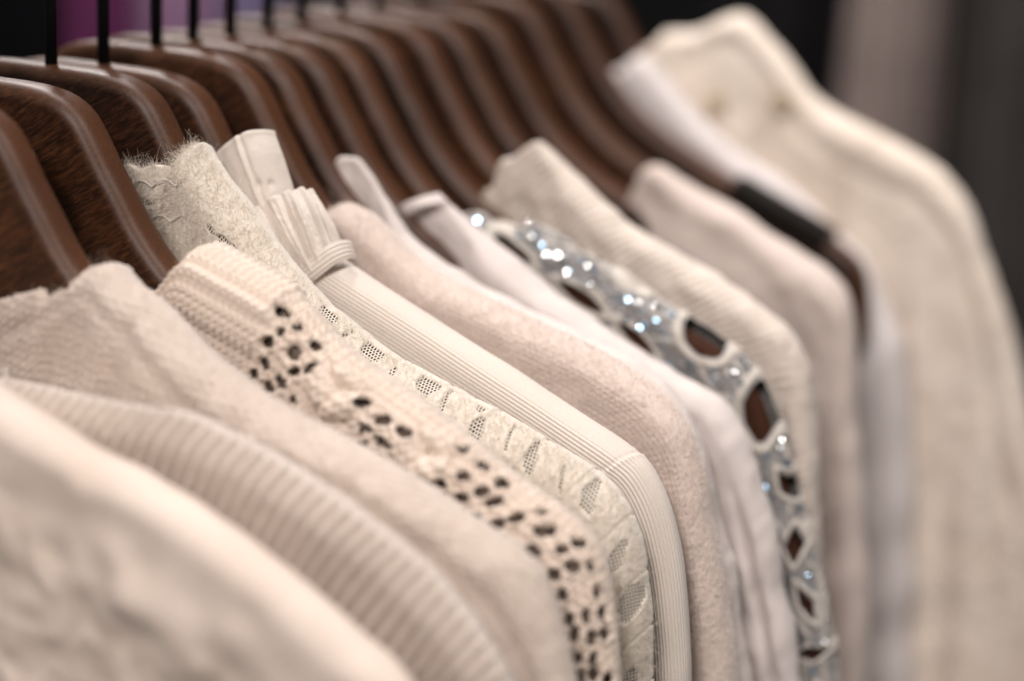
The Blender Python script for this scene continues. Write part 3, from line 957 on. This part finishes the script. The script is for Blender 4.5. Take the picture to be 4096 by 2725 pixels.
g_w1 = garment('white_collared_shirt', 87,
        [(40, -82), (56, -66), (62, -50), (64.6, -41), (65.2, -38.4), (66.2, -36.8), (70, -35.6), (75.5, -35.4), (77.5, -36.6), (84, -43.5), (101, -63), (120, -73), (155, -84), (196, -96.5), (211, -107), (223, -126), (232, -152), (249, -210), (256, -260)],
        F_WHITE, T=8.5, open_x=66, du=1.0, dv=.7, vfine=46, hfun=h_w1, neck_c=-92, tmod=lambda u, x, z: .16 + .84 * sstep(78, 112, x) + .7 * (x < 20),
        label='white shirt with tall pointed collar beside the blush sweater', cat='shirt')


def h_w2(u, v, x, z):
    return 1.2 * fbm(u / 34, v / 15, 91) + .8 * fbm(u / 10, v / 16, 93, 2) + .25 * vnoise(u / 5, v / 5, 2) - 2.2 * np.exp(-((v - 16) / 2.5) ** 2) * sstep(215, 250, u) + 1.6 * vnoise(u / 18, v / 80, 96) * sstep(215, 270, u)


g_w2 = garment('white_smooth_shirt', 114,
        [(50, -86), (70, -72), (82, -61), (85.5, -56), (89, -53), (98, -52), (110, -59), (142, -79), (189, -101), (217, -112), (229, -125), (240, -149), (250, -180), (262, -222), (272, -270)],
        F_WHITE2, T=9, open_x=86, du=1.0, dv=.7, vfine=50, hfun=h_w2, neck_c=-94, tmod=lambda u, x, z: .3 + .7 * sstep(100, 130, x) + .7 * (x < 20),
        label='smooth white shirt with low folded collar just in front of the silver lace top', cat='shirt')
loft('collar_fold', [[(83, -8, -58), (86, -9, -55.5), (92, -8, -52.5), (98, -3, -50.5)], [(88, -9.5, -60), (91, -10, -57.5), (96, -9.5, -55), (103, -4, -53.5)]],
     F_WHITE2, g_w2['root'], thick=1.6, n=40, m=20)

# ---- silver lace top with leaf openings and sequins
LEAF = [(121, -73.5, 10, 2.3, -24), (151.5, -88, 11, 2.6, -26), (170.5, -79, 10, 2.6, -28), (176, -101, 9.5, 2.3, -36), (202, -97, 10.5, 5.2, -34),
        (227.5, -122, 5.6, 12, 10), (217, -128, 2.2, 8, 12), (241, -150, 2.4, 7.5, 34), (246, -172, 3.0, 7.5, 8), (253, -194, 2.3, 8, 30), (257, -214, 6.5, 2.6, 20), (263, -234, 2.6, 8, 16), (252, -226, 2, 6, -10)]


def leaf_r(x, z):
    best = np.full(x.shape, 9.0)
    for cx, cz, a, b, rot in LEAF:
        c, s = math.cos(math.radians(rot)), math.sin(math.radians(rot))
        X = (x - cx) * c + (z - cz) * s; Z = -(x - cx) * s + (z - cz) * c
        if b > a:
            X, Z, a, b = Z, X, b, a
        t = np.clip(np.abs(X) / a, 0, 2)
        kd = .98 if cz < -140 else .78
        rr = np.maximum(np.abs(X) / a * kd + np.abs(Z) / b * kd, np.sqrt((X / a) ** 2 + (Z / b) ** 2)) + .1 * t ** 4
        # distance like measure so that the rims keep one width
        best = np.minimum(best, 1 + (rr - 1) * min(b, 3.0) / 2.0)
    return best


def rimf(u, v, x, z):
    rr = leaf_r(x, z)
    rim = np.exp(-((rr - 1.6) / .42) ** 2)
    vine = np.exp(-((v - 5.5 - 3.2 * np.sin(u / 9.0)) / 1.0) ** 2) * (rr > 2.2) + np.exp(-((v - 17 - 3.6 * np.sin(u / 7.0 + 2)) / 1.0) ** 2) * (rr > 2.2)
    edge = np.exp(-(v / 2.2) ** 2)
    return np.clip(rim + .85 * vine + .5 * edge, 0, 1) * (v > -6)


def h_sil(u, v, x, z):
    return 1.5 * rimf(u, v, x, z) + .45 * fbm(u / 1.3, v / 1.3, 101) + .8 * fbm(u / 9, v / 9, 102)


g_sil = garment('silver_lace_top', 140,
        [(60, -84), (80, -73), (92, -66.5), (97, -63.5), (102, -62.5), (108, -65), (118, -66), (127, -63.5), (139, -68), (162, -77), (188, -89), (211, -98.5), (226, -111), (235, -128), (247, -161), (258, -189), (268, -227), (274, -270)],
        F_SILVER, T=9, open_x=96, du=.45, dv=.45, vfine=48, hfun=h_sil, hole=lambda u, v, x, z: (leaf_r(x, z) < 1.0) & (v > 0), attrs={'rim': rimf}, neck_c=-92, zstop=-275,
        label='silver sequinned lace top with leaf shaped cut outs, hanging beside the smooth white shirt', cat='top')
hole_shade(g_sil, plain('brown_hole_shade', (0.055, 0.022, 0.013), .8, spec=.1), 3.5, 46, 40)  # added brown sheet that makes the leaf openings read dark
# sequins: small foil discs tilted every way, scattered over the lace between the leaves
def sequins(info, count, name, mat, seed, aim=None):
    rg = np.random.default_rng(seed)
    ok = (info['U'] > 20) & (info['U'] < 300) & (info['V'] > 1) & (info['V'] < 30)
    ok &= (leaf_r(info['X'], info['Z']) > 2.0) & ((info['U'] < 225) | (rg.random(info['U'].shape) < .3))
    p = info['Vf'][ok]; n = info['Nf'][ok]
    k = rg.integers(0, len(p), count)
    V = []; F = []
    for q, m in zip(p[k], n[k]):
        d = m + rg.normal(0, .42, 3)
        d /= np.linalg.norm(d)
        a = np.cross(d, [0.3, .2, 1]); a /= np.linalg.norm(a); b = np.cross(d, a)
        r0 = rg.uniform(.75, 1.25); base = len(V); c = q + m * .9
        for i in range(10):
            t = 2 * np.pi * i / 10
            V.append(c + r0 * (math.cos(t) * a + math.sin(t) * b) - d * .15)
        for i in range(10):
            t = 2 * np.pi * i / 10
            V.append(c + .8 * r0 * (math.cos(t) * a + math.sin(t) * b) + d * .12)
        F += [(base + i, base + (i + 1) % 10, base + 10 + (i + 1) % 10, base + 10 + i) for i in range(10)]
        F += [tuple(base + 10 + i for i in range(10)), tuple(base + i for i in range(9, -1, -1))]
    return mesh_obj(name, np.array(V), F, mat, info['root'], smooth=False)


o = sequins(g_sil, 300, 'sequin_trim', SEQUIN, 3); o['kind'] = 'stuff'
o = sequins(g_sil, 180, 'blue_sequin_trim', SEQUIN_BLUE, 4); o['kind'] = 'stuff'

# ---- ivory knit with ragged neck
def h_iv(u, v, x, z):
    rib = np.cos(2 * np.pi * (u + .5 * v + 1.5 * vnoise(u / 14, v / 14, 3)) / 3.6)
    shade = fbm(u / 7, v / 7, 112)
    return .5 * rib * sstep(3, 9, v) + .9 * shade + 1.8 * fbm(u / 24, v / 20, 111)


g_iv = garment('ivory_knit_sweater', 167,
        [(50, -90), (76, -76), (88, -64), (90, -60), (92.5, -57.5), (95.5, -55.8), (97.2, -53.8), (97.6, -50.2), (96.8, -46.5), (98, -44.2), (101, -43.4), (104, -41.6), (108, -37.6), (113, -35), (118.5, -37), (133, -49), (151, -61), (177, -72), (203, -82.5), (228, -98), (238, -121), (247, -174), (255, -241), (258, -280)],
        F_IVORY, T=10, open_x=97, du=.7, dv=.6, vfine=50, hfun=h_iv, neck_c=-98, tmod=lambda u, x, z: .3 + .7 * sstep(112, 145, x) + .7 * (x < 20), zstop=-290,
        label='ivory knit sweater with ragged upright neck behind the silver lace top', cat='sweater')

# ---- beige fine knit
def h_be(u, v, x, z):
    return 2.0 * fbm(u / 26, v / 18, 121) + 1.6 * vnoise(u / 20, v / 100, 122) * sstep(130, 190, u)


g_be = garment('beige_fine_knit', 271,
        [(60, -100), (98, -94), (112, -84), (116, -72), (119.5, -62.5), (125, -59.5), (145, -68), (166, -75.5), (187, -86), (208, -96.5), (222, -109), (227, -124), (232, -169), (241, -230), (247, -290)],
        F_BEIGE, T=10.5, open_x=117, du=1.2, dv=.9, vfine=60, hfun=h_be, neck_c=-104, tmod=lambda u, x, z: .4 + .6 * sstep(120, 150, x) + .6 * (x < 20), zstop=-300,
        label='plain beige fine knit in front of the bare hanger with black grip', cat='sweater')

# ---- pale grey top
def h_pe(u, v, x, z):
    return 1.0 * fbm(u / 30, v / 16, 131) + 2.2 * vnoise(u / 24, v / 120, 133) * sstep(150, 200, u)


g_pe = garment('pale_grey_top', 378,
        [(20, -52), (45, -40), (62, -33), (70, -25), (77, -26), (98, -46), (128, -68), (152, -79), (176, -94), (199, -116), (215, -138), (227, -177), (236, -240), (244, -330)],
        F_PEARL, T=10, open_x=64, du=1.5, dv=1.0, vfine=70, hfun=h_pe, neck_c=-58, zstop=-330,
        label='pale grey top showing as a light strip below the cream cardigan', cat='top')

# ---- cream cardigan
def h_ca(u, v, x, z):
    fold = 5.5 * vnoise(x / 13 + .4 * vnoise(x / 50, z / 60, 7), z / 190, 141) * sstep(14, 60, v)
    but = 0
    return fold + 1.8 * fbm(u / 30, v / 22, 142) - 1.6 * np.exp(-((v - 24 - 4 * np.sin(u / 25)) / 4) ** 2) * sstep(70, 95, u) + .4 * vnoise(u / 3, v / 3, 4)


g_ca = garment('cream_cardigan', 412,
        [(30, -44), (55, -31), (64, -20), (70, -13), (87, -10), (100, -4), (108, -1), (116, -1), (135, -15), (162, -40), (195, -53.5), (228, -70), (244, -88), (258, -117), (275, -154), (290, -200), (304, -260), (314, -330)],
        F_CARDI, T=11, inset=4.5, open_x=68, du=1.5, dv=1.0, vfine=110, hfun=h_ca, neck_c=-52, zstop=-340,
        label='bulky cream cardigan with wide shoulder at the far end of the row', cat='cardigan')


def button(cx, cz, y, r, parent):
    th = np.linspace(0, 2 * np.pi, 24, endpoint=False)
    prof = [(0.01, -2.6), (r * .5, -2.5), (r * .62, -3.0), (r * .9, -3.0), (r, -2.0), (r, 0)]
    V = []
    for rr, dy in prof:
        V += [(cx + rr * math.cos(t), y + dy, cz + rr * math.sin(t)) for t in th]
    F = [(j * 24 + (i + 1) % 24, j * 24 + i, (j + 1) * 24 + i, (j + 1) * 24 + (i + 1) % 24) for j in range(len(prof) - 1) for i in range(24)]
    return mesh_obj('button', V, F, HORN, parent)


HORN = plain('horn_button', (0.50, 0.40, 0.28), .4)
button(108, -49, -17, 5.0, g_ca['root'])
button(143, -44, -17, 5.5, g_ca['root'])
